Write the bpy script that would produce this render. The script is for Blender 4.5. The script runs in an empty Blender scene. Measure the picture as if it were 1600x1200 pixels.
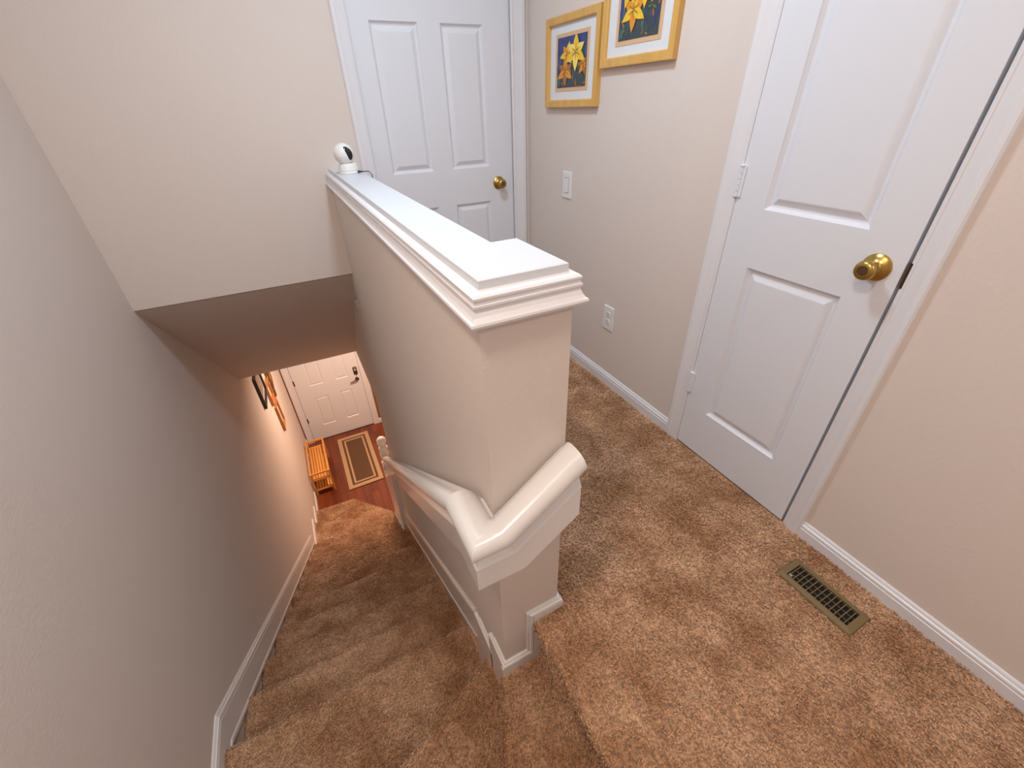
import bpy, math, random
import numpy as np
from mathutils import Vector, Matrix
random.seed(7); rng = np.random.default_rng(7)
S = bpy.context.scene
COL = S.collection

# ------------------------------------------------------------------ camera
def look_axes(yaw, pitch, roll):
    cy, sy, cp, sp = math.cos(yaw), math.sin(yaw), math.cos(pitch), math.sin(pitch)
    f = Vector((sy*cp, cy*cp, sp)); r = Vector((cy, -sy, 0)); u = r.cross(f)
    c, s = math.cos(roll), math.sin(roll)
    return c*r + s*u, -s*r + c*u, f
CAM = Vector((0, 0, 1.2887))
cr, cu, cf = look_axes(0.4546, -0.5831, -0.0355)
cam_d = bpy.data.cameras.new('camera'); cam = bpy.data.objects.new('camera', cam_d); COL.objects.link(cam)
cam.matrix_world = Matrix(((cr.x, cu.x, -cf.x, CAM.x), (cr.y, cu.y, -cf.y, CAM.y), (cr.z, cu.z, -cf.z, CAM.z), (0, 0, 0, 1)))
FPX = 656.99
cam_d.sensor_fit = 'HORIZONTAL'; cam_d.sensor_width = 36; cam_d.lens = FPX/1600*36
cam_d.shift_x = 0.85/1600; cam_d.shift_y = -2.36/1600
cam_d.clip_start = 0.02
S.camera = cam

# ------------------------------------------------------------------ world, exposure
W = bpy.data.worlds.new('world'); S.world = W; W.use_nodes = True
W.node_tree.nodes['Background'].inputs[0].default_value = (0.9, 0.95, 1.0, 1)
W.node_tree.nodes['Background'].inputs[1].default_value = 0.3
vs = S.view_settings
vs.view_transform = 'Standard'; vs.look = 'None'; vs.gamma = 1; vs.use_curve_mapping = False
vs.exposure = 0.44
HALL_W, HALL_C = 13.5, (0.72, 0.87, 1.0)
STAIR_W, STAIR_C = 7.0, (1.0, 0.97, 0.94)
WELL_FILL_W = 14.0
WELL_FILL_C = (1.0, 0.84, 0.70)
FOYER_W, FOYER_C = 46.0, (1.0, 0.69, 0.49)

# ------------------------------------------------------------------ measured layout (metres)
XL, XD, YB, HX, HY = -0.738, 1.285, 2.376, 0.229, 0.581
HX1, HXT, HYC = 0.411, 0.354, 0.785            # column right face, thin wall right face, column back
R, RUN, Y3 = 0.2097, 0.2668, 0.978
FZ, YF = -3.356, 6.352
CEIL, LCEIL = 2.44, -0.60
YBACK, YEND = -0.42, -1.6
def XW(y): return 1.297 + 0.012*(y - 0.5)       # right wall runs very slightly out of square

# ------------------------------------------------------------------ materials
def new_mat(name):
    m = bpy.data.materials.new(name); m.use_nodes = True
    nt = m.node_tree; return m, nt, nt.nodes['Principled BSDF']
def mat(name, col, rough=0.5, metal=0.0, bump=0.0, bscale=200.0, var=0.0, vscale=3.0, spec=0.5, coat=0.0):
    m, nt, b = new_mat(name)
    b.inputs['Roughness'].default_value = rough; b.inputs['Metallic'].default_value = metal
    b.inputs['Specular IOR Level'].default_value = spec; b.inputs['Coat Weight'].default_value = coat
    b.inputs['Base Color'].default_value = (*col, 1)
    if var or bump:
        geo = nt.nodes.new('ShaderNodeNewGeometry')
    if var:
        n = nt.nodes.new('ShaderNodeTexNoise'); n.inputs['Scale'].default_value = vscale; n.inputs['Detail'].default_value = 3
        mx = nt.nodes.new('ShaderNodeMix'); mx.data_type = 'RGBA'
        mx.inputs[6].default_value = (*[max(0, c*(1-var)) for c in col], 1); mx.inputs[7].default_value = (*[min(1, c*(1+var)) for c in col], 1)
        nt.links.new(geo.outputs['Position'], n.inputs['Vector']); nt.links.new(n.outputs[0], mx.inputs[0]); nt.links.new(mx.outputs[2], b.inputs['Base Color'])
    if bump:
        n2 = nt.nodes.new('ShaderNodeTexNoise'); n2.inputs['Scale'].default_value = bscale; n2.inputs['Detail'].default_value = 2
        bp = nt.nodes.new('ShaderNodeBump'); bp.inputs['Strength'].default_value = bump; bp.inputs['Distance'].default_value = 0.002
        nt.links.new(geo.outputs['Position'], n2.inputs['Vector']); nt.links.new(n2.outputs[0], bp.inputs['Height']); nt.links.new(bp.outputs[0], b.inputs['Normal'])
    return m
def grain_mat(name, c1, c2, axis, scale=14.0, rough=0.4, coat=0.0):
    m, nt, b = new_mat(name)
    geo = nt.nodes.new('ShaderNodeNewGeometry'); mp = nt.nodes.new('ShaderNodeMapping')
    s = [scale*3]*3; s['xyz'.index(axis)] = scale*0.25; mp.inputs['Scale'].default_value = s
    n = nt.nodes.new('ShaderNodeTexNoise'); n.inputs['Scale'].default_value = 1; n.inputs['Detail'].default_value = 5
    oi = nt.nodes.new('ShaderNodeObjectInfo')
    ad = nt.nodes.new('ShaderNodeMath'); ad.operation = 'MULTIPLY_ADD'; ad.inputs[1].default_value = 0.45; 
    sb = nt.nodes.new('ShaderNodeMath'); sb.operation = 'SUBTRACT'; sb.inputs[1].default_value = 0.22; sb.use_clamp = True
    mx = nt.nodes.new('ShaderNodeMix'); mx.data_type = 'RGBA'; mx.inputs[6].default_value = (*c1, 1); mx.inputs[7].default_value = (*c2, 1)
    L = nt.links.new
    L(geo.outputs['Position'], mp.inputs[0]); L(mp.outputs[0], n.inputs['Vector'])
    L(oi.outputs['Random'], ad.inputs[0]); L(n.outputs[0], ad.inputs[2]); L(ad.outputs[0], sb.inputs[0]); L(sb.outputs[0], mx.inputs[0]); L(mx.outputs[2], b.inputs['Base Color'])
    b.inputs['Roughness'].default_value = rough; b.inputs['Coat Weight'].default_value = coat
    return m
def carpet_mat(name, pile):
    m, nt, b = new_mat(name); L = nt.links.new
    geo = nt.nodes.new('ShaderNodeNewGeometry')
    big = nt.nodes.new('ShaderNodeTexNoise'); big.inputs['Scale'].default_value = 5.5; big.inputs['Detail'].default_value = 3; big.inputs['Roughness'].default_value = 0.6
    fine = nt.nodes.new('ShaderNodeTexNoise'); fine.inputs['Scale'].default_value = 130; fine.inputs['Detail'].default_value = 3
    L(geo.outputs['Position'], big.inputs['Vector']); L(geo.outputs['Position'], fine.inputs['Vector'])
    r1 = nt.nodes.new('ShaderNodeMapRange'); r1.inputs[1].default_value = 0.35; r1.inputs[2].default_value = 0.68
    L(big.outputs[0], r1.inputs[0])
    mx = nt.nodes.new('ShaderNodeMix'); mx.data_type = 'RGBA'
    mx.inputs[6].default_value = (0.43, 0.22, 0.112, 1); mx.inputs[7].default_value = (0.72, 0.445, 0.275, 1)
    L(r1.outputs[0], mx.inputs[0])
    r2 = nt.nodes.new('ShaderNodeMapRange'); r2.inputs[1].default_value = 0.3; r2.inputs[2].default_value = 0.7; r2.inputs[3].default_value = 0.62 if not pile else 0.85; r2.inputs[4].default_value = 1.2
    L(fine.outputs[0], r2.inputs[0])
    mu = nt.nodes.new('ShaderNodeVectorMath'); mu.operation = 'SCALE'
    L(mx.outputs[2], mu.inputs[0])
    if pile:
        at = nt.nodes.new('ShaderNodeAttribute'); at.attribute_name = 'tone'
        mm = nt.nodes.new('ShaderNodeMath'); mm.operation = 'MULTIPLY'; L(r2.outputs[0], mm.inputs[0]); L(at.outputs['Fac'], mm.inputs[1]); L(mm.outputs[0], mu.inputs['Scale'])
    else:
        L(r2.outputs[0], mu.inputs['Scale'])
        bp = nt.nodes.new('ShaderNodeBump'); bp.inputs['Strength'].default_value = 0.9; bp.inputs['Distance'].default_value = 0.006
        L(fine.outputs[0], bp.inputs['Height']); L(bp.outputs[0], b.inputs['Normal'])
    L(mu.outputs[0], b.inputs['Base Color'])
    b.inputs['Roughness'].default_value = 1.0; b.inputs['Specular IOR Level'].default_value = 0.05
    b.inputs['Sheen Weight'].default_value = 0.25; b.inputs['Sheen Roughness'].default_value = 0.5; b.inputs['Sheen Tint'].default_value = (1, .85, .75, 1)
    return m
M = {}
M['wall'] = mat('beige_wall_paint', (0.73, 0.648, 0.60), 0.75, bump=0.35, bscale=110, var=0.02, vscale=2, spec=0.25)
M['ceiling'] = mat('white_ceiling_paint', (0.8, 0.79, 0.77), 0.9, bump=0.3, bscale=90)
M['white'] = mat('white_gloss_paint', (0.755, 0.775, 0.835), 0.38, bump=0.05, bscale=60)
M['trim'] = mat('white_trim_paint', (0.775, 0.775, 0.815), 0.32)
M['cap'] = mat('white_cap_gloss', (0.66, 0.69, 0.735), 0.35)
M['rail'] = mat('white_rail_gloss', (0.82, 0.805, 0.80), 0.22, coat=0.25)
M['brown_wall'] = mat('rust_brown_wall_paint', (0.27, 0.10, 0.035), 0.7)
M['carpet'] = carpet_mat('tan_carpet', False); M['pile'] = carpet_mat('tan_carpet_pile', True)
M['brass'] = mat('aged_brass', (0.50, 0.33, 0.10), 0.28, 1.0)
M['brass_dark'] = mat('aged_brass_centre', (0.20, 0.14, 0.06), 0.45, 1.0)
M['bronze'] = mat('dark_bronze', (0.10, 0.055, 0.03), 0.4, 0.8)
M['dark'] = mat('black_gap_shade', (0.004, 0.004, 0.004), 0.8)
M['plastic'] = mat('white_plastic', (0.80, 0.80, 0.80), 0.35)
M['slot'] = mat('grey_slot', (0.35, 0.34, 0.34), 0.6)
M['vent'] = mat('tan_vent_enamel', (0.21, 0.145, 0.066), 0.5, 0.2)
M['black'] = mat('glossy_black', (0.012, 0.012, 0.016), 0.12)
M['cable'] = mat('black_cable', (0.02, 0.02, 0.02), 0.5)
M['oak'] = grain_mat('golden_oak', (0.52, 0.27, 0.055), (0.78, 0.46, 0.13), 'z', 12)
M['mat_white'] = mat('white_mount_board', (0.75, 0.77, 0.80), 0.8)
M['mat_tan'] = mat('tan_mount_board', (0.72, 0.46, 0.27), 0.8)
M['bamboo'] = grain_mat('orange_bamboo', (0.62, 0.25, 0.045), (0.85, 0.42, 0.10), 'y', 10)
M['plank'] = grain_mat('cherry_floor_plank', (0.10, 0.018, 0.006), (0.27, 0.062, 0.018), 'y', 9, 0.35, 0.1)
M['subfloor'] = mat('plank_joint', (0.05, 0.015, 0.008), 0.8)
M['rug_dark'] = mat('rug_brown', (0.12, 0.062, 0.030), 0.95, bump=0.6, bscale=260, var=0.35, vscale=60)
M['rug_tan'] = mat('rug_tan', (0.50, 0.32, 0.185), 0.95, bump=0.6, bscale=260, var=0.2, vscale=60)
M['frame_black'] = mat('black_frame', (0.015, 0.013, 0.012), 0.4)
M['frame_wood'] = grain_mat('orange_wood_frame', (0.36, 0.13, 0.035), (0.55, 0.24, 0.07), 'z', 12)
M['print_dim'] = mat('dim_print', (0.30, 0.22, 0.17), 0.7, var=0.7, vscale=22)
M['print_pale'] = mat('pale_print', (0.70, 0.56, 0.44), 0.7, var=0.25, vscale=18)
M['twig'] = mat('dark_twig', (0.16, 0.07, 0.025), 0.6)
M['p_blue'] = mat('print_blue', (0.035, 0.055, 0.21), 0.5, var=0.6, vscale=30)
M['p_slate'] = mat('print_slate', (0.045, 0.065, 0.075), 0.5, var=0.5, vscale=40)
M['p_teal'] = mat('print_teal', (0.05, 0.13, 0.15), 0.5)
M['p_green'] = mat('print_green', (0.13, 0.19, 0.03), 0.5)
M['p_yellow'] = mat('print_yellow', (0.92, 0.56, 0.035), 0.5, var=0.15, vscale=60)
M['p_pale'] = mat('print_pale_yellow', (0.95, 0.74, 0.16), 0.5)
M['p_orange'] = mat('print_orange', (0.78, 0.30, 0.025), 0.5, var=0.2, vscale=60)
M['p_rust'] = mat('print_rust', (0.42, 0.15, 0.03), 0.5)

# ------------------------------------------------------------------ mesh helpers
def link(name, data, parent=None):
    o = bpy.data.objects.new(name, data); COL.objects.link(o)
    if parent is not None: o.parent = parent
    return o
def mk(name, v, f, m, parent=None, smooth=False, bevel=0, seg=2):
    me = bpy.data.meshes.new(name); me.from_pydata([tuple(p) for p in v], [], f); me.update()
    for mm in (m if isinstance(m, list) else [m]): me.materials.append(mm)
    if smooth: me.polygons.foreach_set('use_smooth', [True]*len(me.polygons))
    o = link(name, me, parent)
    if bevel:
        md = o.modifiers.new('bevel', 'BEVEL'); md.width = bevel; md.segments = seg; md.limit_method = 'ANGLE'; md.angle_limit = math.radians(40)
    if smooth:
        try: me.set_sharp_from_angle(angle=math.radians(38))
        except Exception: pass
    return o
def empty(name, loc=(0, 0, 0), rz=0):
    o = bpy.data.objects.new(name, None); COL.objects.link(o); o.location = loc; o.rotation_euler = (0, 0, rz); o.empty_display_size = 0.05
    return o
def tag(o, label, cat, group=None):
    o['label'] = label; o['category'] = cat
    if group: o['group'] = group
    return o
def struct(o, label=None):
    o['kind'] = 'structure'
    if label: o['label'] = label
    return o
class G:
    def __init__(s): s.v = []; s.f = []
    def add(s, v, f):
        b = len(s.v); s.v += [tuple(p) for p in v]; s.f += [tuple(i+b for i in q) for q in f]; return s
    def box(s, x0, x1, y0, y1, z0, z1):
        return s.add([(x0, y0, z0), (x1, y0, z0), (x1, y1, z0), (x0, y1, z0), (x0, y0, z1), (x1, y0, z1), (x1, y1, z1), (x0, y1, z1)],
                     [(0, 3, 2, 1), (4, 5, 6, 7), (0, 1, 5, 4), (1, 2, 6, 5), (2, 3, 7, 6), (3, 0, 4, 7)])
    def rings(s, rings, closed=True, caps=True):
        n = len(rings[0]); v = [p for r in rings for p in r]; f = []
        for i in range(len(rings)-1):
            for j in range(n if closed else n-1):
                k = (j+1) % n; f.append((i*n+j, i*n+k, (i+1)*n+k, (i+1)*n+j))
        if caps: f.append(tuple(reversed(range(n)))); f.append(tuple((len(rings)-1)*n+j for j in range(n)))
        return s.add(v, f)
    def lathe(s, prof, n=24, o=(0, 0, 0), ax=(0, 0, 1)):
        ax = Vector(ax).normalized(); a = ax.orthogonal().normalized(); b = ax.cross(a); o = Vector(o)
        return s.rings([[o + ax*h + (a*math.cos(2*math.pi*j/n) + b*math.sin(2*math.pi*j/n))*max(r, 1e-5) for j in range(n)] for r, h in prof])
    def tube(s, pts, r, n=8):
        pts = [Vector(p) for p in pts]; rings = []; a = None
        for i, p in enumerate(pts):
            t = (pts[min(i+1, len(pts)-1)] - pts[max(i-1, 0)]).normalized()
            a = t.orthogonal().normalized() if a is None else (a - t*a.dot(t)).normalized()
            b = t.cross(a); rr = r[i] if isinstance(r, (list, tuple)) else r
            rings.append([p + (a*math.cos(2*math.pi*j/n) + b*math.sin(2*math.pi*j/n))*rr for j in range(n)])
        return s.rings(rings)
    def prism(s, poly, ax, lo, hi):      # polygon in the two other axes, extruded along ax
        def p3(p, t):
            return {'x': (t, p[0], p[1]), 'y': (p[0], t, p[1]), 'z': (p[0], p[1], t)}[ax]
        return s.rings([[p3(p, lo) for p in poly], [p3(p, hi) for p in poly]])
    def xf(s, o, U, V, Wv):              # local (u,v,w) -> world
        o, U, V, Wv = map(Vector, (o, U, V, Wv)); s.v = [tuple(o + U*p[0] + V*p[1] + Wv*p[2]) for p in s.v]; return s
    def build(s, name, m, parent=None, smooth=False, bevel=0, seg=2): 
        o = mk(name, s.v, s.f, m, parent, smooth, bevel, seg)
        import bmesh
        bm = bmesh.new(); bm.from_mesh(o.data); bmesh.ops.recalc_face_normals(bm, faces=bm.faces); bm.to_mesh(o.data); bm.free()
        if smooth: o.data.set_sharp_from_angle(angle=math.radians(38))
        return o
def sub(a, b): return (Vector(a) - Vector(b))

# ------------------------------------------------------------------ room shell
def wall(name, boxes, m='wall'):
    g = G()
    for b in boxes: g.box(*b)
    return struct(g.build(name, M[m]))
T = 0.1
struct(G().box(XL-T, XL, YEND-T, YF+T, FZ-0.1, CEIL).build('wall_left', M['wall']))
# back wall: bulkhead over the stairs, and the wall round the hall door
BZ = 0.5535
DB0, DB1, DBH = 0.452, 1.218, 2.035           # hall door slab
wall('wall_back', [(XL, DB0-0.012, YB, YB+0.12, BZ, CEIL), (0.36, DB0-0.012, YB, YB+0.12, -0.25, BZ), (DB1+0.012, 1.45, YB, YB+0.12, -0.25, CEIL), (DB0-0.012, DB1+0.012, YB, YB+0.12, DBH+0.012, CEIL)])
# sloping underside over the stairs, rounded where it meets the foyer ceiling
SY, SZ = 3.724, -0.5735
pr = [(YB+0.12, BZ+0.15), (YB+0.119, BZ), (YB, BZ)]
pr = [(YB, BZ), (SY-0.10, SZ+0.084), (SY-0.055, SZ+0.040), (SY-0.02, SZ+0.012), (SY+0.02, SZ-0.012), (SY+0.06, LCEIL), (SY+0.06, 0.3), (YB+0.12, BZ+0.3), (YB+0.12, BZ+0.02), (YB, BZ+0.002)]
struct(G().prism(pr, 'x', XL, 0.30).build('ceiling_stair', M['wall'], smooth=True), 'beige sloping underside above the lower stairs')
struct(G().box(XL, 2.2, SY+0.06, YF, LCEIL, LCEIL+0.1).box(0.36, 2.2, 2.9, SY+0.06, LCEIL, LCEIL+0.1).build('ceiling_foyer', M['ceiling']))
# partition between stairs and hall
g = G().prism([(HX, HY), (HX1, HY), (HX1, HYC), (HXT, HYC), (HXT, YB), (HX, YB)], 'z', -0.25, 1.0)
g.prism([(HY, -0.25), (YB, -0.25), (YB, 0.56), (YB+0.1, 0.56), (YB+0.1, 0.3), (4.2, 0.3), (4.2, LCEIL), (2.9, LCEIL), (2.9, FZ), (HY, FZ)], 'x', HX, HXT)
part = struct(g.build('wall_partition', M['wall']), 'beige half wall between the stairs and the hall')
# cap: flat board and stepped moulding
def offs(d): return [(HX-d, YB), (HX-d, HY-d), (HX1+d, HY-d), (HX1+d, HYC+d), (HXT+d, HYC+d), (HXT+d, YB)]
def capring(prof): return G().rings([[(x, y, z) for x, y in offs(d)] for d, z in prof])
capring([(-0.02, 1.036), (-0.007, 1.036), (-0.007, 1.0615), (-0.009, 1.063)]).build('cap_board', M['cap'], part)
mold = capring([(-0.02, 0.992), (0.010, 0.990), (0.019, 0.993), (0.021, 0.998), (0.020, 1.002), (0.0165, 1.004), (0.0125, 1.010), (0.0095, 1.017), (0.0085, 1.0225), (0.0085, 1.024), (0.0115, 1.0245), (0.0115, 1.0285), (0.009, 1.029), (0.0085, 1.036), (0.0105, 1.0375), (0.0105, 1.041), (0.007, 1.0445), (0.002, 1.0465), (-0.010, 1.048)])
mold.build('cap_moulding', M['trim'], part)

# right wall with the closet opening
CD0, CD1, CDH = 0.4538, 0.9644, 2.035          # closet slab from near to far edge
g = G()
for a, b, z0, z1 in ((YEND, CD0-0.01, -0.25, CEIL), (CD1+0.01, YB+0.1, -0.25, CEIL), (CD0-0.01, CD1+0.01, CDH+0.01, CEIL)):
    g.prism([(XW(a), a), (XW(a)+T, a), (XW(b)+T, b), (XW(b), b)], 'z', z0, z1)
struct(g.build('wall_right', M['wall']))
wall('wall_closet', [(1.9, 2.0, 0.2, 1.2, -0.1, CEIL)])
wall('wall_stair_back', [(XL, 0.30, YBACK-T, YBACK, FZ, 1.0)])
struct(G().box(XL, 0.30, YBACK-T-0.02, YBACK+0.02, 1.0, 1.05).build('trim_5', M['cap'], bevel=0.006))
struct(G().box(XL, 0.30, YEND, YBACK-T, -0.25, 0.0).build('floor_loft', M['carpet']))
wall('wall_hall_end', [(XL, 1.5, YEND-T, YEND, -0.25, CEIL)])
struct(G().box(XL-T, 1.5, YEND-T, YB+T, CEIL, CEIL+0.1).build('ceiling', M['ceiling']))
# foyer
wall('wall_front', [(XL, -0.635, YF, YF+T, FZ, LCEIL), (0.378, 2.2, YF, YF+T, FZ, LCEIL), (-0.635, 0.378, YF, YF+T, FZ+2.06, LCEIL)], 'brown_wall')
wall('wall_foyer_right', [(2.2, 2.3, 2.9, YF, FZ, LCEIL)])
wall('wall_foyer_near', [(0.36, 2.2, 2.8, 2.9, FZ, LCEIL)])

# ------------------------------------------------------------------ carpeted floor and stairs
NOSE = [(0.020, 0.0), (0.009, -0.003), (0.002, -0.010), (0.0, -0.020), (0.002, -0.032), (0.010, -0.041), (0.022, -0.046), (0.026, -0.052)]
def inset_front(front, d):
    """move the front polyline back by d; its ends slide along the sides"""
    out = []
    for i, p in enumerate(front):
        ns = []
        for a, b in ((i-1, i), (i, i+1)):
            if 0 <= a and b < len(front):
                e = Vector((front[b][0]-front[a][0], front[b][1]-front[a][1])).normalized(); ns.append(Vector((e.y, -e.x)))
        n = sum(ns, Vector((0, 0))) / len(ns); n = n.normalized() / max(0.5, n.length)
        out.append((p[0] + n.x*d, p[1] + n.y*d))
    return out
def step_mesh(front, back, z, drop, nose=NOSE):
    # front runs so that the outside is on its left; back closes the outline
    rings = []
    for d, dz in nose + [(0.026, -drop)]:
        rings.append([(x, y, z+dz) for x, y in inset_front(front, d) + back])
    return G().rings(rings)
PILE_JOBS = []
def carpet_piece(name, g, parent, pile=0.0):
    o = g.build(name, M['carpet'], parent, smooth=True)
    if pile: PILE_JOBS.append((o, pile))
    return o
# landing and hall floor: front edge runs along -Y at the winder
fl_front = [(0.302, YBACK), (0.325, HY-0.001)]
def flip(p): return list(reversed(p))
g = step_mesh(flip([(0.325, HY+0.01), (0.306, YBACK)])[::1], [(HXT+0.01, HY+0.01), (HXT+0.01, YB+0.03), (1.36, YB+0.03), (1.36, YEND), (0.32, YEND)], 0.0, 0.25)
floor = struct(carpet_piece('floor', g, None, 1.0), 'tan carpet on the landing and hall floor')
stairs = tag(empty('staircase', (0, 2.2, FZ)), 'tan carpeted staircase with winder steps going down to the front door', 'staircase')
Z = lambda k: -k*R
Z1 = -0.232
def step(front, back, z, drop, pile=0.0):
    g = step_mesh(front, back, z, drop)
    g.v = [(a, b-2.2, c-FZ) for a, b, c in g.v]
    return carpet_piece('step', g, stairs, pile)
EL, ER = XL+0.001, HX-0.001
# winder 1, 2, 3 (front polylines listed so that the drop lies to their left)
n1a, n1b = (0.212, HY+0.002), (-0.234, YBACK)
n2a, n2b = (ER, 0.730), (EL, 0.314)
step([n1b, n1a], [(0.360, HY+0.002), (0.345, YBACK)], Z1, 0.30, 1.0)
step([n2b, n2a], [(ER, HY-0.04), (0.23, HY-0.04), (-0.20, YBACK), (EL, YBACK)], Z(2), 0.26, 1.0)
step([(EL, Y3), (ER, Y3)], [(ER, 0.69), (EL, 0.27)], Z(3), 0.24, 1.0)
yy = lambda k: Y3 + (k-3)*RUN
for k in range(4, 14):
    step([(EL, yy(k)), (ER if k < 11 else 0.17, yy(k))], [(ER if k < 11 else 0.17, yy(k-1)-0.03), (EL, yy(k-1)-0.03)], Z(k), 0.24, max(0.4, 1.0 - 0.08*(k-4)))
n14 = [(EL, 4.17), (0.17, 3.815)]
step(n14, [(0.17, yy(13)-0.03), (EL, yy(13)-0.03)], Z(14), 0.24, 0.4)
step([(EL, 4.57), (-0.25, 4.55), (0.17, 4.08)], [(0.17, 3.78), (EL, 4.13)], Z(15), 0.20, 0.4)

# foyer floor planks
lower = struct(G().box(XL, 2.2, 2.9, YF+T, FZ-0.1, FZ-0.006).build('floor_foyer', M['subfloor']), 'reddish wood plank floor of the foyer')
plank_me = {}
PW = 0.105
for i in range(22):
    x0 = XL + 0.004 + i*PW
    if x0 > 1.5: break
    y = 3.75 - (i*0.37) % 0.9
    while y < YF:
        ln = random.choice((0.7, 0.9, 1.1)); y1 = min(y+ln, YF)
        a = max(y, 3.75)
        if y1 - a > 0.05:
            key = round(y1-a, 2)
            if key not in plank_me:
                o = G().box(0, PW-0.002, 0, key-0.002, -0.006, 0).build('plank', M['plank'], lower); plank_me[key] = o.data
            else: o = link('plank', plank_me[key], lower)
            o.location = (x0, a, FZ)
        y = y1

# ------------------------------------------------------------------ baseboards
BP = [(0, 0), (0.013, 0), (0.013, 0.040), (0.0105, 0.0425), (0.0105, 0.046), (0.0125, 0.048), (0.0115, 0.054), (0.007, 0.0575), (0.007, 0.061), (0.0045, 0.066), (0, 0.067)]
def board_run(g, pts, nrm, h=0.067, prof=BP):
    """baseboard along pts (level or sloping), nrm = outward normal of the wall, profile scaled to h"""
    k = h/0.067; n = Vector(nrm)
    g.rings([[Vector(p) + n*d + Vector((0, 0, (z if z < 0.04 else 0.04*k + (z-0.04) + (k-1)*0.027) if k > 1 else z*k)) for d, z in prof] for p in pts])
    return g
nR = (-1, 0, 0)
g = G(); board_run(g, [(XW(CD1+0.08), CD1+0.066, 0), (XW(YB), YB, 0)], nR); board_run(g, [(XW(YEND), YEND, 0), (XW(CD0-0.06), CD0-0.056, 0)], nR)
struct(g.build('baseboard_right', M['trim']))
# left wall: level over the deep winder, then sloping with the stairs, then stepping down the lower winders
nL = (1, 0, 0)
SL = R/RUN
def sloped(g, y0, y1, ztop0, h, nrm, x, base=0.0):
    k = Vector(nrm)
    ztop1 = ztop0 - SL*(y1-y0)
    prof = [(0, -h), (0.010, -h), (0.016, -h+0.006), (0.016, -h+0.018), (0.0115, -h+0.024), (0.0115, -0.032), (0.0095, -0.029), (0.0095, -0.024), (0.0125, -0.022), (0.011, -0.013), (0.007, -0.010), (0.007, -0.006), (0.003, 0), (0, 0)]
    g.rings([[Vector((x, y, zt)) + k*d + Vector((0, 0, z)) for d, z in prof] for y, zt in ((y0, ztop0), (y1, ztop1))])
g = G()
ZK = -0.549
prof = [(0, -.145), (0.010, -.145), (0.016, -.139), (0.016, -.127), (0.0115, -.121), (0.0115, -0.032), (0.0095, -0.029), (0.0095, -0.024), (0.0125, -0.022), (0.011, -0.013), (0.007, -0.010), (0.007, -0.006), (0.003, 0), (0, 0)]
rings = []
for y, z in ((YBACK, ZK), (1.068, ZK), (3.70, ZK - SL*(3.70-1.068))):
    rings.append([(XL+d, y + (0.35*h if y == 1.068 else 0), z+h) for d, h in prof])
g.rings(rings)
struct(g.build('baseboard_left', M['rail']), 'white skirting sloping down the left stair wall')
for i, (ya, yb, zb) in enumerate(((3.66, 4.14, Z(14)), (4.12, 4.56, Z(15)), (4.53, 5.0, FZ), (5.0, YF, FZ))):
    g = G(); board_run(g, [(XL, ya, zb), (XL, yb, zb)], nL, 0.11)
    if i < 3: g.box(XL, XL+0.012, ya, ya+0.035, zb, zb+0.20)
    struct(g.build('baseboard_stair_foot', M['rail']))
# partition: Z-shaped board on the end face, pieces round the corner, sloping skirting
g = G()
zt, zl, zb = 0.050, -0.168, Z1-0.012
outline = [(HX-0.016, zb), (0.40, zb), (0.40, -0.02), (HX1+0.016, -0.02), (HX1+0.016, zt-0.022), (0.325, zt-0.022), (0.325, zl-0.022), (HX-0.016, zl-0.022)]
g.prism(outline, 'y', HY-0.013, HY)
# moulded edge following the top outline
path = [(HX, zl), (0.303, zl), (0.303, zt), (HX1, zt)]
mprof = [(0, 0.0), (0.005, 0.0), (0.008, -0.004), (0.008, -0.008), (0.0125, -0.0115), (0.0135, -0.018), (0.010, -0.022), (0.0, -0.022)]
rings = []
for i, (x, z) in enumerate(path):
    ring = []
    for d, h in mprof:
        if i == 0: p = (x-d, HY-d, z+h)
        elif i == 1: p = (x-h, HY-d, z+h)
        elif i == 2: p = (x-h, HY-d, z+h)
        else: p = (x+d, HY-d, z+h)
        ring.append(p)
    rings.append(ring)
rings.insert(0, [(HX-d, 0.660, zl+h) for d, h in mprof])
rings.append([(HX1+d, HYC, zt+h) for d, h in mprof])
g.rings(rings)
g.box(HX-0.012, HX, HY-0.012, 0.690, Z(2)-0.02, zl-0.02)
g.box(HX1, HX1+0.012, HY-0.012, HYC, -0.02, zt-0.02)
# second piece above winder 2, then the sloping skirting
g.box(HX-0.012, HX, 0.680, 0.860, Z(3)-0.02, -0.30)
g.rings([[(HX-d, y, -0.283+h) for d, h in mprof] for y in (0.672, 0.800)])
struct(g.build('baseboard_partition', M['rail']), 'white stepped baseboard round the foot of the half wall')
g = G()
ys0, ys1 = 0.835, 2.93
zt0 = -0.676 - SL*(ys0-1.33)
sloped(g, ys0, ys1, zt0+0.01, 0.215, (-1, 0, 0), HX)
struct(g.build('baseboard_partition_slope', M['rail']), 'white skirting sloping down the half wall beside the steps')

g = G(); board_run(g, [(HXT, HYC, 0), (HXT, YB, 0)], (1, 0, 0)); board_run(g, [(HXT+0.013, HYC, 0), (HX1, HYC, 0)], (0, 1, 0))
struct(g.build('baseboard_hall', M['trim']))

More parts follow.
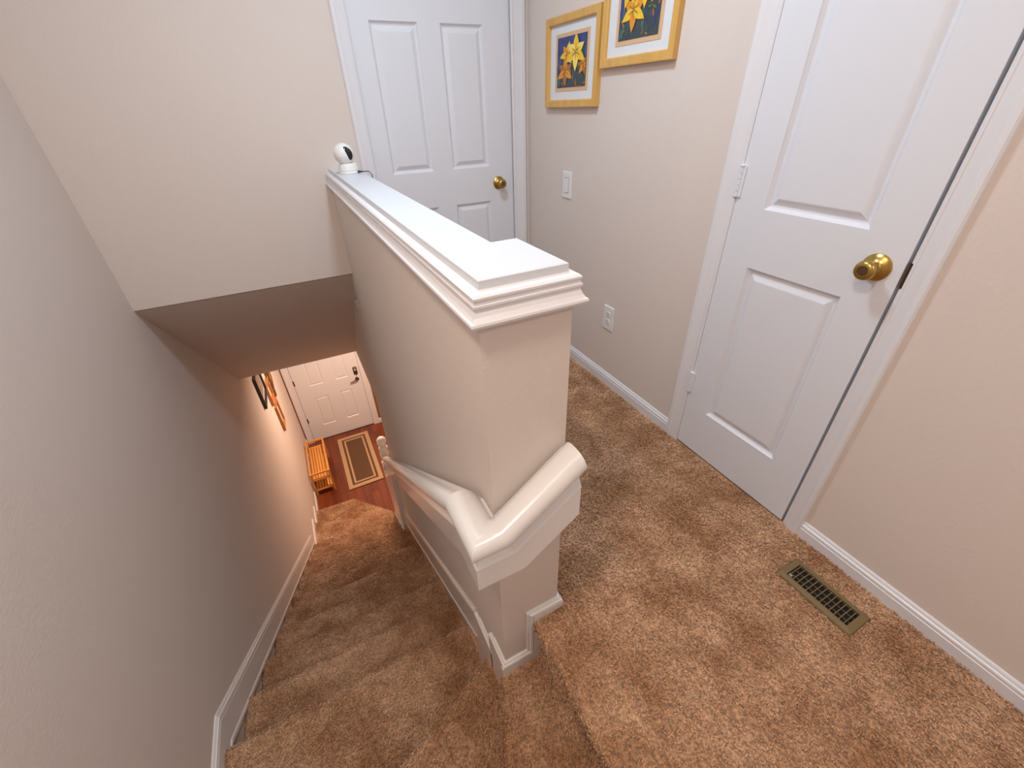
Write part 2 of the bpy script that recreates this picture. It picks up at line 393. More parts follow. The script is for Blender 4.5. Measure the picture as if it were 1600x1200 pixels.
# ------------------------------------------------------------------ doors
def door(name, o, U, Wn, width, height, cols, rows, knob_u, kn, thick=0.035, knob_kind='knob', label=None, hinge_u=None, hinge_z=(), hmat='white'):
    """slab in local u (width), z, w (out of the face); cols/rows = panel openings"""
    root = struct(empty(name, o), label)
    ang = math.atan2(U[1], U[0])
    Uv, Vv, Wv = Vector(U), Vector((0, 0, 1)), Vector(Wn)
    us = sorted({0, width, *[c for p in cols for c in p]}); vsq = sorted({0, height, *[c for p in rows for c in p]})
    inside = lambda a, b, ps: any(p[0]-1e-6 <= a and b <= p[1]+1e-6 for p in ps)
    g = G()
    P = {}
    for i in range(len(us)-1):
        for j in range(len(vsq)-1):
            if inside(us[i], us[i+1], cols) and inside(vsq[j], vsq[j+1], rows): continue
            g.add([(us[i], vsq[j], 0), (us[i+1], vsq[j], 0), (us[i+1], vsq[j+1], 0), (us[i], vsq[j+1], 0)], [(0, 1, 2, 3)])
    w, h, t = width, height, -thick
    g.add([(0, 0, 0), (w, 0, 0), (w, h, 0), (0, h, 0), (0, 0, t), (w, 0, t), (w, h, t), (0, h, t)], [(7, 6, 5, 4), (0, 4, 5, 1), (1, 5, 6, 2), (2, 6, 7, 3), (3, 7, 4, 0)])
    g.xf((0, 0, 0), Uv, Vv, Wv)
    mk('slab', g.v, g.f, M['white'], root)
    for c in cols:
        for r in rows:
            q = G(); L = [(0, 0), (0.003, -0.0045), (0.009, -0.0105), (0.013, -0.012), (0.016, -0.012), (0.034, -0.003), (0.037, -0.0025)]
            rings = [[(c[0]+d, r[0]+d, e), (c[1]-d, r[0]+d, e), (c[1]-d, r[1]-d, e), (c[0]+d, r[1]-d, e)] for d, e in L]
            n = len(rings); vv = [p for rr in rings for p in rr]; ff = []
            for i in range(n-1):
                for j in range(4):
                    k = (j+1) % 4; ff.append((i*4+j, i*4+k, (i+1)*4+k, (i+1)*4+j))
            ff.append(tuple((n-1)*4+j for j in range(4)))
            q.add(vv, ff).xf((0, 0, 0), Uv, Vv, Wv)
            mk('panel', q.v, q.f, M['white'], root)
    if knob_kind == 'knob':
        kg = G().lathe([(0.0, 0), (0.034, 0), (0.034, 0.003), (0.031, 0.006), (0.024, 0.010), (0.0165, 0.013), (0.0145, 0.016), (0.0135, 0.026), (0.015, 0.031), (0.0195, 0.036), (0.0235, 0.043), (0.0245, 0.050), (0.0225, 0.056), (0.0175, 0.0595), (0.0125, 0.0600), (0.0120, 0.0585)], 32)
        kg.xf(Uv*knob_u + Vv*kn, Uv, Vv, Wv); ko = kg.build('door_knob', M['brass'], root, smooth=True)
        cg = G().lathe([(0.0, 0.0570), (0.0122, 0.0570), (0.0122, 0.0588), (0.0, 0.0592)], 24).xf(Uv*knob_u + Vv*kn, Uv, Vv, Wv); cg.build('knob_centre', M['brass_dark'], ko, smooth=True)
    for hz in hinge_z:
        hg = G()
        for a in range(5): hg.lathe([(0.0, 0.0), (0.0058, 0.0), (0.0058, 0.0165), (0.0, 0.0165)], 12, (0, -0.042+a*0.0174, 0), (0, 1, 0))
        hg.lathe([(0, 0), (0.0075, 0), (0.0075, 0.003), (0.003, 0.006), (0, 0.006)], 12, (0, 0.045, 0), (0, 1, 0))
        hg.box(-0.014, 0.014, -0.042, 0.045, -0.004, 0.0005)
        hg.xf(Uv*hinge_u + Vv*hz + Wv*0.004, Uv, Vv, Wv); hg.build('hinge', M[hmat], root, smooth=True)
    return root
def casing(name, o, U, Wn, u0, u1, top, w0, w1, depth=0.12, h0=0.0, m='trim'):
    """jamb lining and moulded architrave; u0,u1 = opening, w0,w1 = leg widths"""
    prof = [(0, 0), (0, 0.008), (0.10, 0.011), (0.16, 0.011), (0.20, 0.009), (0.30, 0.010), (0.62, 0.014), (0.70, 0.0165), (0.92, 0.017), (1.0, 0.012), (1.0, 0)]
    g = G(); rings = []
    for i in range(4):
        ring = []
        for a, d in prof:
            uu = u0 - a*w0 if i < 2 else u1 + a*w1
            vv = (h0 if i in (0, 3) else top + a*w0)
            ring.append((uu, vv, d))
        rings.append(ring)
    g.rings(rings)
    for a, b in ((u0-0.012, u0), (u1, u1+0.012)): g.box(a, b, h0, top, -depth, 0.004)
    g.box(u0-0.012, u1+0.012, top, top+0.012, -depth, 0.004)
    for a, b in ((u0, u0+0.010), (u1-0.010, u1)): g.box(a, b, h0, top, -depth+0.02, -0.05)     # stops
    g.xf(o, U, (0, 0, 1), Wn)
    return struct(g.build(name, M[m]))
# hall door in the back wall
o = (DB0, YB+0.008, 0.008)
door('door_1', o, (1, 0, 0), (0, -1, 0), DB1-DB0, 2.022, [(0.088, 0.306), (0.412, 0.625)], [(0.215, 0.822), (1.000, 1.604), (1.700, 1.895)], 1.129-DB0, 0.912, label='white six panel door at the end of the hall')
casing('trim_1', (0, YB, 0), (1, 0, 0), (0, -1, 0), DB0-0.002, DB1+0.002, 2.033, 0.062, 0.080)
# closet door in the right wall (hinged on the far side)
a = math.atan2(0.012, 1.0)
Ur = (math.sin(a), math.cos(a), 0); Nr = (-math.cos(a), math.sin(a), 0)
xd = lambda y: XW(y) - 0.010
wdt = CD1 - CD0
door('door_2', (xd(CD0+0.004), CD0+0.004, 0.010), Ur, Nr, wdt-0.006, 2.02, [(0.106, 0.401)], [(0.208, 0.813), (0.991, 1.604), (1.70, 1.89)], 0.5147-CD0-0.004, 0.91, label='white three panel closet door in the right wall', hinge_u=wdt-0.006, hinge_z=(0.305, 1.056, 1.80))
casing('trim_2', (XW(CD0)-0.0, CD0, 0), Ur, Nr, -0.004, wdt+0.001, 2.033, 0.056, 0.066)
struct(G().box(-0.007, 0.0015, 0, 0.062, -0.02, 0.0105).xf((XW(CD0), CD0-0.0045, 0.885), Ur, (0, 0, 1), Nr).build('trim_3', M['bronze']), 'dark strike plate on the closet door jamb')
# front door
FD0, FD1 = -0.6184, 0.3633
fd = door('door_3', (FD0, YF+0.01, FZ+0.012), (1, 0, 0), (0, -1, 0), FD1-FD0, 2.03, [(0.209, 0.415), (0.598, 0.788)], [(0.268, 0.808), (1.042, 1.52), (1.62, 1.86)], 0.90, 1.0, knob_kind='none', label='white six panel front door at the foot of the stairs', hinge_u=0.0, hinge_z=(0.42, 1.15, 1.85), hmat='bronze')
casing('trim_4', (0, YF, 0), (1, 0, 0), (0, -1, 0), FD0-0.004, FD1+0.004, FZ+2.048, 0.098, 0.10, h0=FZ)
def onf(x, z): return (x-FD0, -0.01, z-FZ-0.012)
dk = G().rings([[(0.9145+sx*0.030*s, -0.002-d, 1.122+sz*s) for sx, sz in ((-1, -.055), (-.6, -.068), (.6, -.068), (1, -.055), (1, .055), (.6, .068), (-.6, .068), (-1, .055))] for s, d in ((1, -.004), (1, .016), (.85, .024))]).build('deadbolt', M['bronze'], fd, smooth=True)
G().box(0.898, 0.931, -0.034, -0.026, 1.126, 1.168).build('keypad', M['slot'], dk, bevel=0.003)
G().lathe([(0, -.034), (.014, -.034), (.014, -.026), (.012, -.024), (0, -.024)], 16, (0.9145, -0.06, 1.09), (0, 1, 0)).build('thumb_turn', M['brass'], dk, smooth=True)
lv = G().lathe([(0, 0), (0.032, 0), (0.032, 0.008), (0.024, 0.014), (0.012, 0.018), (0.010, 0.045), (0, 0.047)], 20, (0.910, 0.0, 0.957), (0, -1, 0))
lv.tube([(0.910, -0.042, 0.957), (0.87, -0.048, 0.955), (0.83, -0.046, 0.945), (0.795, -0.040, 0.935)], [0.010, 0.009, 0.008, 0.007], 10)
lv.build('lever_handle', M['bronze'], fd, smooth=True)
g = G(); board_run(g, [(0.47, YF, FZ), (2.2, YF, FZ)], (0, -1, 0), 0.09)
struct(g.build('baseboard_front', M['trim']))

# ------------------------------------------------------------------ handrail
TH = math.atan(0.786); CT, TT = math.cos(TH), math.tan(TH/2)
Z0, YK1, XK2, XE, YFAR, SHIFT = 0.520, 0.640, 0.226, 0.408, 3.655, 0.058
def rail_rings(prof, end_tilt=True):
    R0, R1, R2, R3, R4 = [], [], [], [], []
    for d, h in prof:
        R0.append((HX-d+SHIFT, YFAR, Z0 - 0.80*(YFAR-YK1) + h/CT))
        R1.append((HX-d, YK1 + h*TT, Z0+h))
        R2.append((HX-d, HY-d, Z0+h))
        R3.append((XK2 - h*TT, HY-d, Z0+h))
        xe = XE - 0.3*h if end_tilt else 0.402
        R4.append((xe, HY-d, Z0 + 0.75*(xe - XK2) + h/CT))
    return [R0, R1, R2, R3, R4]
hr = tag(empty('handrail', (HX, HY, 0)), 'white handrail wrapping round the half wall corner and sloping down the stairs', 'handrail')
def off(g): g.v = [(x-HX, y-HY, z) for x, y, z in g.v]; return g
rp = [(0.012, 0), (0.010, 0.006), (0.012, 0.013), (0.021, 0.025), (0.031, 0.034), (0.043, 0.0395), (0.060, 0.041), (0.074, 0.039), (0.083, 0.034), (0.089, 0.025), (0.091, 0.014), (0.089, 0.005), (0.082, 0.0)]
off(G().rings(rail_rings(rp))).build('rail', M['rail'], hr, smooth=True)
bpf = [(0.001, 0.002), (0.060, 0.002), (0.062, -0.010), (0.066, -0.016), (0.079, -0.034), (0.081, -0.038), (0.081, -0.108), (0.077, -0.112), (0.001, -0.112)]
off(G().rings(rail_rings(bpf, False))).build('support_board', M['rail'], hr)

# knee wall panel and newel post at the far end of the rail
kx0, kx1 = 0.185, 0.30
zr = lambda y: Z0 - 0.80*(y-YK1) - 0.14
kn = tag(G().prism([(2.90, zr(2.90)), (3.66, zr(3.66)), (3.66, FZ), (2.90, FZ)], 'x', kx0, kx1).build('knee_wall_panel', M['rail'], bevel=0.004), 'white panelled knee wall under the lower end of the handrail', 'panel')
for k in (11, 12, 13):
    for j in range(2):
        y1 = yy(k) - 0.03 - 0.12*j; zz = Z(k) + 0.02 + 0.09*j + (0.05 if j else 0)
        if y1 > 2.95: G().box(kx0-0.013, kx0+0.002, y1-0.11, y1, zz, zz+0.035).build('base_moulding', M['rail'], kn, bevel=0.003)
ny, nx = 3.705, 0.240
nb = tag(empty('newel_post', (nx, ny, FZ)), 'white turned newel post with ball finial at the foot of the rail', 'newel post')
hh = -1.615 - FZ
G().box(-0.052, 0.052, -0.046, 0.046, 0, hh-0.36).build('post_base', M['rail'], nb, bevel=0.004)
G().lathe([(0, hh-0.37), (0.044, hh-0.36), (0.050, hh-0.345), (0.040, hh-0.325), (0.034, hh-0.31), (0.046, hh-0.28), (0.052, hh-0.235), (0.050, hh-0.19), (0.044, hh-0.16), (0.050, hh-0.148), (0.046, hh-0.135), (0.030, hh-0.122), (0, hh-0.12)], 20).build('turned_shaft', M['rail'], nb, smooth=True)
G().lathe([(0.03, hh-0.13), (0.030, hh-0.118), (0.040, hh-0.105), (0.050, hh-0.075), (0.052, hh-0.050), (0.046, hh-0.025), (0.032, hh-0.008), (0.012, hh), (0, hh+0.001)], 20).build('finial', M['rail'], nb, smooth=True)
# short rail return behind the post, on the wall end
tag(G().rings([[(x+0.318, y, z-1.39) for x, z in ((-.035, -.03), (-.035, .02), (-.02, .035), (.02, .035), (.035, .02), (.035, -.03))] for y in (2.905, 2.96)]).build('rail_bracket', M['rail'], bevel=0.002), 'small white rail end block at the wall edge behind the newel', 'rail block')

# ------------------------------------------------------------------ framed lily prints on the right wall
def frame_bars(root, w, h, fw, dp, m, name='frame'):
    g = G(); prof = [(0, 0), (0, dp), (0.003, dp+0.001), (fw-0.004, dp+0.0005), (fw, dp-0.003), (fw, 0)]
    rings = [[(u+s[0]*a, v+s[1]*a, d) for a, d in prof] for u, v, s in ((0, 0, (1, 1)), (w, 0, (-1, 1)), (w, h, (-1, -1)), (0, h, (1, -1)))]
    rings.append(rings[0]); g.rings(rings, caps=False); return g
def petal(cx, cy, ang, ln, wd, n=9):
    pts = []
    for i in range(n+1):
        t = i/n; pts.append((t*ln, wd*math.sin(math.pi*min(1, t**0.8))*(1-0.25*t)))
    out = pts + [(x, -y) for x, y in reversed(pts[1:-1])]
    c, s = math.cos(ang), math.sin(ang)
    return [(cx+x*c-y*s, cy+x*s+y*c) for x, y in out]
def picture(y_near, y_far, z0, z1, label, seed, flowers):
    w, h = y_far-y_near, z1-z0
    root = tag(empty('framed_picture', (XW(y_near)-0.002, y_near, z0)), label, 'picture', 'lily prints in oak frames')
    U, V, Nn = Vector(Ur), Vector((0, 0, 1)), Vector(Nr)
    put = lambda g, name, m, par, **k: g.xf((0, 0, 0), U, V, Nn).build(name, m, par, **k)
    put(frame_bars(root, w, h, 0.030, 0.020, None), 'frame', M['oak'], root)
    put(G().box(0.02, w-0.02, 0.02, h-0.02, 0.001, 0.008), 'mount', M['mat_white'], root)
    mw, mh = 0.078, 0.062
    a0, a1, b0, b1 = mw, w-mw, mh, h-mh
    inner = put(G().box(a0, a1, b0, b1, 0.007, 0.0095), 'inner_mount', M['mat_tan'], root)
    a0 += 0.016; a1 -= 0.016; b0 += 0.014; b1 -= 0.014
    # the print: flat coloured shapes on the paper
    mats = [M[k] for k in ('p_blue', 'p_slate', 'p_teal', 'p_green', 'p_yellow', 'p_pale', 'p_orange', 'p_rust')]
    vv, ff, mi = [], [], []
    lay = [0.0100]
    def poly(pts, m):
        lay[0] += 0.00004
        # viewed from the hall, the picture's left is its far end
        q = [(a1 - max(0, min(1, x))*(a1-a0), b0 + max(0, min(1, y))*(b1-b0), lay[0]) for x, y in pts]
        b = len(vv); vv.extend(q); ff.append(tuple(range(b, b+len(q)))); mi.append(m)
    poly([(0, 0), (1, 0), (1, 1), (0, 1)], 1)
    poly([(0, .35), (.5, .5), (1, .62), (1, 1), (0, 1)], 0)
    rr = random.Random(seed)
    for i in range(26):
        poly(petal(rr.random(), rr.random()*.6, rr.uniform(1.2, 1.9), rr.uniform(.2, .5), .02), rr.choice((1, 2, 3, 1, 0)))
    poly(petal(.02, .02, 1.0, .3, .05), 2)
    for i in range(14): poly(petal(rr.random(), rr.random()*.45, rr.uniform(0, 6.28), rr.uniform(.05, .14), .02), rr.choice((7, 3, 7)))
    for (cx, cy, s, base, m1, m2) in flowers:
        for k in range(6):
            an = base + k*math.pi/3
            ln = s*(1.0 if k % 2 else 0.85)*(1.0 if k != 4 else 1.25)
            poly(petal(cx, cy, an, ln, s*0.27), m1 if k % 2 else m2)
        for k in range(6): poly(petal(cx, cy, base + k*math.pi/3, s*0.5, s*0.035), 7)
        for k in range(4): poly(petal(cx, cy, base + .4 + k*1.6, s*0.28, s*0.025), 3)
    g = G(); g.v = vv; g.f = ff; g.xf((0, 0, 0), U, V, Nn)
    pm = mk('print', g.v, g.f, mats, root); pm.data.polygons.foreach_set('material_index', mi)
fl1 = [(.30, .33, .30, .5, 6, 7), (.36, .66, .26, .2, 4, 6), (.93, .42, .22, .9, 6, 7), (.66, .68, .36, .52, 4, 5)]
fl2 = [(.95, .72, .30, .9, 6, 4), (.36, .45, .33, .5, 4, 6), (.62, .85, .40, .52, 5, 4), (.22, .78, .28, .2, 6, 4)]
picture(1.740, 2.158, 1.272, 1.607, 'yellow lily print in an oak frame, the one nearer the hall door, hung lower', 3, fl1)
picture(1.324, 1.726, 1.400, 1.735, 'yellow lily print in an oak frame, the one nearer the closet door, hung higher', 11, fl2)

# ------------------------------------------------------------------ switch and outlet
def plate(name, y, z, label, cat):
    root = tag(empty(name, (XW(y)-0.0005, y, z)), label, cat)
    U, V, Nn = Vector(Ur), Vector((0, 0, 1)), Vector(Nr)
    w, h = 0.039, 0.062
    G().rings([[(sx*(w-d), sz*(h-d), e) for sx, sz in ((-1, -1), (1, -1), (1, 1), (-1, 1))] for d, e in ((0, 0), (0, 0.003), (0.003, 0.006))]).xf((0, 0, 0), U, V, Nn).build('plate', M['plastic'], root)
    return root, U, V, Nn
root, U, V, Nn = plate('light_switch', 1.957, 0.940, 'white rocker light switch on the wall below the lily prints', 'switch')
G().box(-0.0185, 0.0185, -0.036, 0.036, 0.0055, 0.0062).xf((0, 0, 0), U, V, Nn).build('rocker_gap', M['slot'], root)
G().rings([[(-0.016, -0.033, e0), (0.016, -0.033, e0), (0.016, 0.033, e1), (-0.016, 0.033, e1)] for e0, e1 in ((0.005, 0.005), (0.0105, 0.0075))]).xf((0, 0, 0), U, V, Nn).build('rocker', M['plastic'], root)
root, U, V, Nn = plate('wall_outlet', 1.529, 0.374, 'white duplex power outlet low on the wall by the closet', 'outlet')
for s in (-1, 1):
    so = G().lathe([(0, 0.005), (0.0172, 0.005), (0.0172, 0.0078), (0.016, 0.0085), (0, 0.0085)], 20, (0, s*0.0195, 0), (0, 0, 1)).xf((0, 0, 0), U, V, Nn).build('socket', M['plastic'], root)
    G().box(-0.008, -0.0055, s*0.0195-0.003, s*0.0195+0.007, 0.008, 0.0088).box(0.0055, 0.008, s*0.0195-0.003, s*0.0195+0.007, 0.008, 0.0088).box(-0.002, 0.002, s*0.0195-0.011, s*0.0195-0.007, 0.008, 0.0088).xf((0, 0, 0), U, V, Nn).build('slots', M['dark'], so)
G().lathe([(0, 0.005), (0.003, 0.005), (0.003, 0.0068), (0, 0.007)], 10, (0, 0, 0), (0, 0, 1)).xf((0, 0, 0), U, V, Nn).build('screw', M['slot'], root)

# ------------------------------------------------------------------ floor vent
vx0, vx1, vy0, vy1 = 1.088, 1.194, 0.110, 0.336
vr = tag(empty('floor_vent', (vx0, vy0, 0.004)), 'tan metal floor vent set in the carpet below the right wall', 'vent')
w, h = vx1-vx0, vy1-vy0
g = G(); rings = [[(a, a, z), (w-a, a, z), (w-a, h-a, z), (a, h-a, z)] for a, z in ((0, 0), (0.003, 0.006), (0.016, 0.009))]
b0, b1 = 0.020, 0.022
rings.append([(b0, b1, 0.009), (w-b0, b1, 0.009), (w-b0, h-b1, 0.009), (b0, h-b1, 0.009)]); rings.append([(b0, b1, -0.003), (w-b0, b1, -0.003), (w-b0, h-b1, -0.003), (b0, h-b1, -0.003)])
g.rings(rings, caps=False).build('rim', M['vent'], vr)
G().box(b0-0.002, w-b0+0.002, b1-0.002, h-b1+0.002, -0.003, -0.001).build('duct_shade', M['dark'], vr)  # flat black plate paints the shade of a deep opening
nsl = 13; me = None
for i in range(nsl):
    yv = b1 + (h-2*b1)*(i+0.6)/nsl
    if me is None:
        o = G().box(b0, w-b0, -0.0012, 0.0012, -0.001, 0.0075).build('slat', M['vent'], vr); me = o.data
    else: o = link('slat', me, vr)
    o.location = (0, yv, 0)
for i in (1, 2): G().box(b0+(w-2*b0)*i/3-0.0012, b0+(w-2*b0)*i/3+0.0012, b1, h-b1, -0.0025, -0.0002).build('divider', M['vent'], vr)
G().box(b0+0.004, b0+0.010, h-b1-0.014, h-b1-0.004, 0.002, 0.010).build('damper_lever', M['slot'], vr)

# ------------------------------------------------------------------ security camera on the cap
sc = tag(empty('security_camera', (0.292, 2.112, 1.063)), 'small white ball security camera at the far end of the cap', 'camera')
G().lathe([(0, 0), (0.040, 0), (0.042, 0.003), (0.041, 0.010), (0.040, 0.0115), (0.0415, 0.013), (0.040, 0.026), (0.036, 0.037), (0.030, 0.040), (0, 0.041)], 32).build('base', M['plastic'], sc, smooth=True)
HC = Vector((-0.008, 0.0, 0.074)); HR = 0.041
def sph(n, m, c, r): return [[c + Vector((r*math.sin(math.pi*i/n)*math.cos(2*math.pi*j/m), r*math.sin(math.pi*i/n)*math.sin(2*math.pi*j/m), -r*math.cos(math.pi*i/n))) for j in range(m)] for i in range(n+1)]
head = G().rings([[Vector(p) if 0 < i < 24 else Vector(p)+Vector((math.cos(j)*1e-5, math.sin(j)*1e-5, 0)) for j, p in enumerate(r)] for i, r in enumerate(sph(24, 32, HC, HR))]).build('head', M['plastic'], sc, smooth=True)
# dark face: an oval patch bulging just off the ball
fdv = Vector((0.40, -0.88, 0.12)).normalized(); su = Vector((0, 0, 1)).cross(fdv).normalized(); uu = fdv.cross(su)
rings = []
for k in range(9):
    t = k/8; ring = []
    for j in range(40):
        an = 2*math.pi*j/40
        px = 0.38*t*math.cos(an); py = 0.82*t*math.sin(an); px += -0.22*(py*py-0.3) - 0.30*py
        dv = (fdv + su*px + uu*py).normalized(); ring.append(HC + dv*(HR+0.0012-0.0012*t**6))
    rings.append(ring)
fv = [p for r in rings[1:] for p in r]; ff = [tuple(range(40))]
for i in range(7):
    for j in range(40): ff.append((i*40+j, (i+1)*40+j, (i+1)*40+(j+1) % 40, i*40+(j+1) % 40))
face = mk('face_plate', fv, ff, M['black'], sc, smooth=True)
lc = HC + (fdv + uu*0.22 + su*0.02).normalized()*(HR+0.0008)
G().lathe([(0, 0), (0.0085, 0), (0.0085, 0.0012), (0.0065, 0.002), (0, 0.0012)], 20, lc, (fdv+uu*0.22)).build('lens', M['cable'], face, smooth=True)
tag(G().tube([(0.318, 2.088, 1.069), (0.330, 2.082, 1.070), (0.342, 2.078, 1.069)], [0.0045, 0.0045, 0.002], 10).tube([(0.340, 2.078, 1.069), (0.352, 2.074, 1.070), (0.366, 2.074, 1.069), (0.378, 2.080, 1.055), (0.381, 2.10, 0.98), (0.381, 2.14, 0.6), (0.380, 2.17, 0.2), (0.378, 2.19, 0.01)], 0.0018, 8).build('power_cable', M['cable'], smooth=True), 'thin black power cable leading from the ball camera over the cap', 'cable')

# ------------------------------------------------------------------ foyer things
rug = tag(empty('door_rug', (-0.03, 5.58, FZ)), 'brown rug with tan border bands in front of the front door', 'rug')
hw, hl = 0.262, 0.64
def ring_rect(a, b, z0, z1):
    return G().rings([[(-(hw-d), -(hl-d), z), (hw-d, -(hl-d), z), (hw-d, hl-d, z), (-(hw-d), hl-d, z)] for d, z in ((a, z0), (a, z1), (b, z1), (b, z0))], caps=False)
G().box(-hw, hw, -hl, hl, 0.0, 0.008).build('rug_base', M['rug_dark'], rug)
ring_rect(0.012, 0.072, 0.007, 0.0105).build('outer_border', M['rug_tan'], rug)
ring_rect(0.105, 0.132, 0.007, 0.0105).build('inner_border', M['rug_tan'], rug)

rk = tag(empty('shoe_rack', (-0.715, 5.06, FZ)), 'orange bamboo slatted shoe rack against the left wall by the front door', 'shoe rack')
RWd, RLn, RH = 0.265, 0.80, 0.41
for x in (0.0, RWd-0.024):
    for y in (0.0, RLn-0.03): G().box(x, x+0.024, y, y+0.03, 0, RH).build('leg', M['bamboo'], rk, bevel=0.003)
for y in (0.004, RLn-0.026):
    G().box(0.024, RWd-0.024, y, y+0.022, RH-0.028, RH).build('end_rail', M['bamboo'], rk, bevel=0.003)
for x in (0.002, RWd-0.022): G().box(x, x+0.020, 0.03, RLn-0.03, RH-0.03, RH-0.004).build('side_rail', M['bamboo'], rk, bevel=0.003)
for zs in (0.29, 0.10):
    for y in (0.006, RLn-0.036): G().box(0.024, RWd-0.024, y, y+0.030, zs-0.022, zs).build('shelf_rail', M['bamboo'], rk, bevel=0.003)
    me = None
    for i in range(6):
        if me is None: o = G().box(0, 0.028, 0.03, RLn-0.03, zs-0.012, zs+0.002).build('slat', M['bamboo'], rk); me = o.data
        else: o = link('slat', me, rk)
        o.location = (0.026 + i*(RWd-0.080)/5, 0, 0)

def wall_frame(y0, y1, z0, z1, fm, pm, label, fw=0.022, dp=0.028):
    root = tag(empty('wall_frame', (XL, y0, z0)), label, 'picture')
    w, h = y1-y0, z1-z0; U, V, Nn = (0, 1, 0), (0, 0, 1), (1, 0, 0)
    frame_bars(root, w, h, fw, dp, None).xf((0, 0, 0), U, V, Nn).build('frame', M[fm], root)
    G().box(0.01, w-0.01, 0.01, h-0.01, 0.001, 0.008).xf((0, 0, 0), U, V, Nn).build('mount', M['mat_white'] if pm != 'print_pale' else M['mat_tan'], root)
    G().box(0.05, w-0.05, 0.05, h-0.05, 0.007, 0.0095).xf((0, 0, 0), U, V, Nn).build('print', M[pm], root)
wall_frame(4.21, 4.64, -1.215, -0.86, 'frame_black', 'print_dim', 'black framed picture on the foyer wall nearest the stairs')
wall_frame(4.66, 4.93, -1.470, -1.24, 'frame_wood', 'print_pale', 'small orange wood picture frame beside the black frame')
wall_frame(4.74, 5.00, -1.890, -1.55, 'frame_wood', 'print_pale', 'lowest orange wood picture frame on the foyer wall')
# twig wall ornament
orn = tag(empty('wall_ornament', (XL, 5.13, -1.32)), 'dark curled twig ornament on the foyer wall beside the front door', 'ornament')
for i in range(9):
    rr = random.Random(i); pts = []
    y0 = rr.uniform(-0.12, 0.10); ph = rr.uniform(0, 6)
    for k in range(14):
        t = k/13; pts.append((0.012 + 0.012*math.sin(5*t+ph), y0 + 0.05*math.sin(7*t+ph) , -0.28 + 0.62*t*rr.uniform(0.97, 1.03)))
    G().tube(pts, 0.006 if i % 2 else 0.009, 6).build('twig', M['twig'] if i % 3 else M['frame_wood'], orn, smooth=True)

# ------------------------------------------------------------------ lamps and an added stairwell fill
def ceiling_lamp(x, y, z, power, col, label, size):
    root = tag(empty('ceiling_lamp', (x, y, z)), label, 'lamp')
    G().lathe([(0, 0), (size*0.55, 0), (size*0.55, -0.02), (size*0.5, -0.03), (0, -0.03)], 32).build('base', M['plastic'], root, smooth=True)
    ld = bpy.data.lights.new('lamp_light', 'AREA'); ld.shape = 'DISK'; ld.size = size; ld.energy = power; ld.color = col
    lo = bpy.data.objects.new('lamp_light', ld); COL.objects.link(lo); lo.parent = root; lo.location = (0, 0, -0.04)
ceiling_lamp(0.42, 1.25, CEIL, HALL_W, HALL_C, 'white round ceiling lamp over the landing', 0.30)
ceiling_lamp(0.85, -1.1, CEIL, STAIR_W, STAIR_C, 'white round ceiling lamp over the hall behind the stairs', 0.30)
ceiling_lamp(-0.4, 0.18, CEIL, WELL_FILL_W, WELL_FILL_C, 'added fill light above the stairwell, shaped as a round ceiling lamp', 0.30)  # added fill in place of bounced light; no known lamp hangs here
ceiling_lamp(0.42, 4.9, LCEIL, FOYER_W, FOYER_C, 'warm round ceiling lamp in the foyer', 0.25)

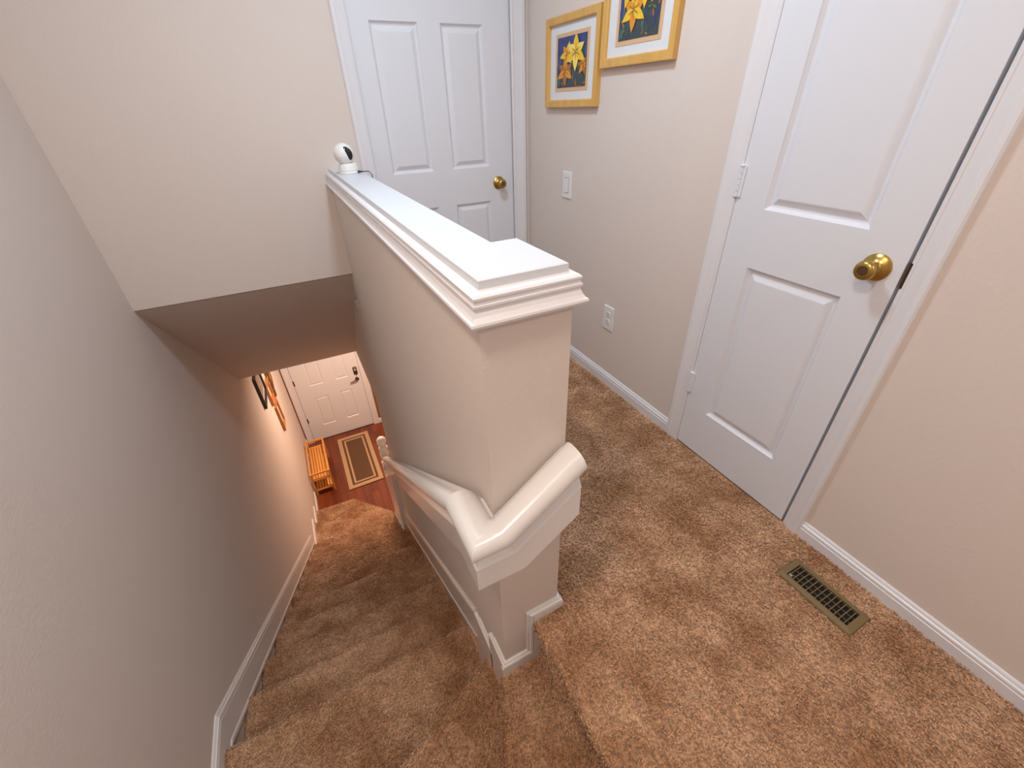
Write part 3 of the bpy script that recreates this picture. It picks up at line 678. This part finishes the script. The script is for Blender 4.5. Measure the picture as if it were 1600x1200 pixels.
# ------------------------------------------------------------------ carpet pile (real tufts where the camera is near)
def grow_pile(obj, dens):
    me = obj.data; me.calc_loop_triangles()
    n = len(me.loop_triangles)
    tri = np.empty(n*3, np.int32); me.loop_triangles.foreach_get('vertices', tri); tri = tri.reshape(-1, 3)
    co = np.empty(len(me.vertices)*3, np.float32); me.vertices.foreach_get('co', co); co = co.reshape(-1, 3).astype(float)
    a, b, c = co[tri[:, 0]], co[tri[:, 1]], co[tri[:, 2]]
    nr = np.cross(b-a, c-a); ar = np.linalg.norm(nr, axis=1)/2; nr = nr/np.maximum(ar[:, None]*2, 1e-12)
    ok = nr[:, 2] > -0.6; ar = np.where(ok, ar, 0)
    N = int(ar.sum()*36000*dens)
    idx = rng.choice(len(ar), N, p=ar/ar.sum())
    u, v = rng.random(N), rng.random(N); s = u+v > 1; u[s], v[s] = 1-u[s], 1-v[s]
    P = a[idx] + (b-a)[idx]*u[:, None] + (c-a)[idx]*v[:, None]; Nn = nr[idx]
    offw = np.array(obj.parent.location) if obj.parent else np.zeros(3)
    d = P + offw - np.array(CAM)
    z = d @ np.array(cf); x = FPX*(d @ np.array(cr))/np.maximum(z, 1e-3) + 800; y = 600 - FPX*(d @ np.array(cu))/np.maximum(z, 1e-3)
    keep = (z > 0.1) & (x > -160) & (x < 1760) & (y > -100) & (y < 1360)
    pw = P + offw
    keep &= ~((pw[:, 0] > vx0) & (pw[:, 0] < vx1) & (pw[:, 1] > vy0) & (pw[:, 1] < vy1) & (pw[:, 2] > -0.01))
    keep &= ~((pw[:, 0] > 1.285) | ((pw[:, 0] < HX1+0.006) & (pw[:, 1] > HY-0.004) & (pw[:, 1] < YB) & (pw[:, 2] > -0.05) & (pw[:, 0] < HX1+0.004)))
    keep &= ~((pw[:, 0] > HX-0.02) & (pw[:, 0] < HX1) & (pw[:, 1] > HY-0.018))
    P, Nn, z = P[keep], Nn[keep], z[keep]; n = len(P)
    if not n: return
    t = rng.normal(size=(n, 3)); t -= Nn*(t*Nn).sum(1)[:, None]; t /= np.linalg.norm(t, axis=1)[:, None]; q = np.cross(Nn, t)
    big = np.clip(np.maximum(z, 0.9)**0.35, 1, 1.5) / max(0.6, dens)**0.5
    ln = rng.uniform(0.0030, 0.0055, n)*big; wd = rng.uniform(0.0015, 0.0023, n)*big; hh_ = rng.uniform(0.0020, 0.0032, n)
    C = P + Nn*rng.uniform(0.0015, 0.0065, n)[:, None]
    t = t + Nn*rng.normal(0, 0.35, n)[:, None]
    V = np.empty((n, 6, 3))
    V[:, 0] = C + t*ln[:, None]; V[:, 1] = C - t*ln[:, None]
    V[:, 2] = C + q*wd[:, None]; V[:, 3] = C - q*wd[:, None]
    V[:, 4] = C + Nn*hh_[:, None]; V[:, 5] = C - Nn*hh_[:, None]*1.5
    base = (np.arange(n)*6)[:, None]
    F = np.concatenate([base + np.array([k]) for k in ([0, 2, 4], [2, 1, 4], [1, 3, 4], [3, 0, 4], [2, 0, 5], [3, 1, 5])], 1).reshape(-1, 3)
    m2 = bpy.data.meshes.new('carpet_pile')
    m2.vertices.add(n*6); m2.vertices.foreach_set('co', V.reshape(-1).astype(np.float32))
    nf = len(F); m2.loops.add(nf*3); m2.loops.foreach_set('vertex_index', F.reshape(-1).astype(np.int32))
    m2.polygons.add(nf); m2.polygons.foreach_set('loop_start', np.arange(0, nf*3, 3, dtype=np.int32))
    m2.polygons.foreach_set('use_smooth', np.ones(nf, bool)); m2.update(calc_edges=True)
    at = m2.attributes.new('tone', 'FLOAT', 'POINT'); at.data.foreach_set('value', np.repeat(rng.uniform(0.48, 1.22, n), 6).astype(np.float32))
    m2.materials.append(M['pile'])
    o = link('carpet_pile', m2, obj); o['kind'] = 'stuff'
    return n
tot = 0
for ob, d in PILE_JOBS: tot += grow_pile(ob, d) or 0
print('tufts', tot)
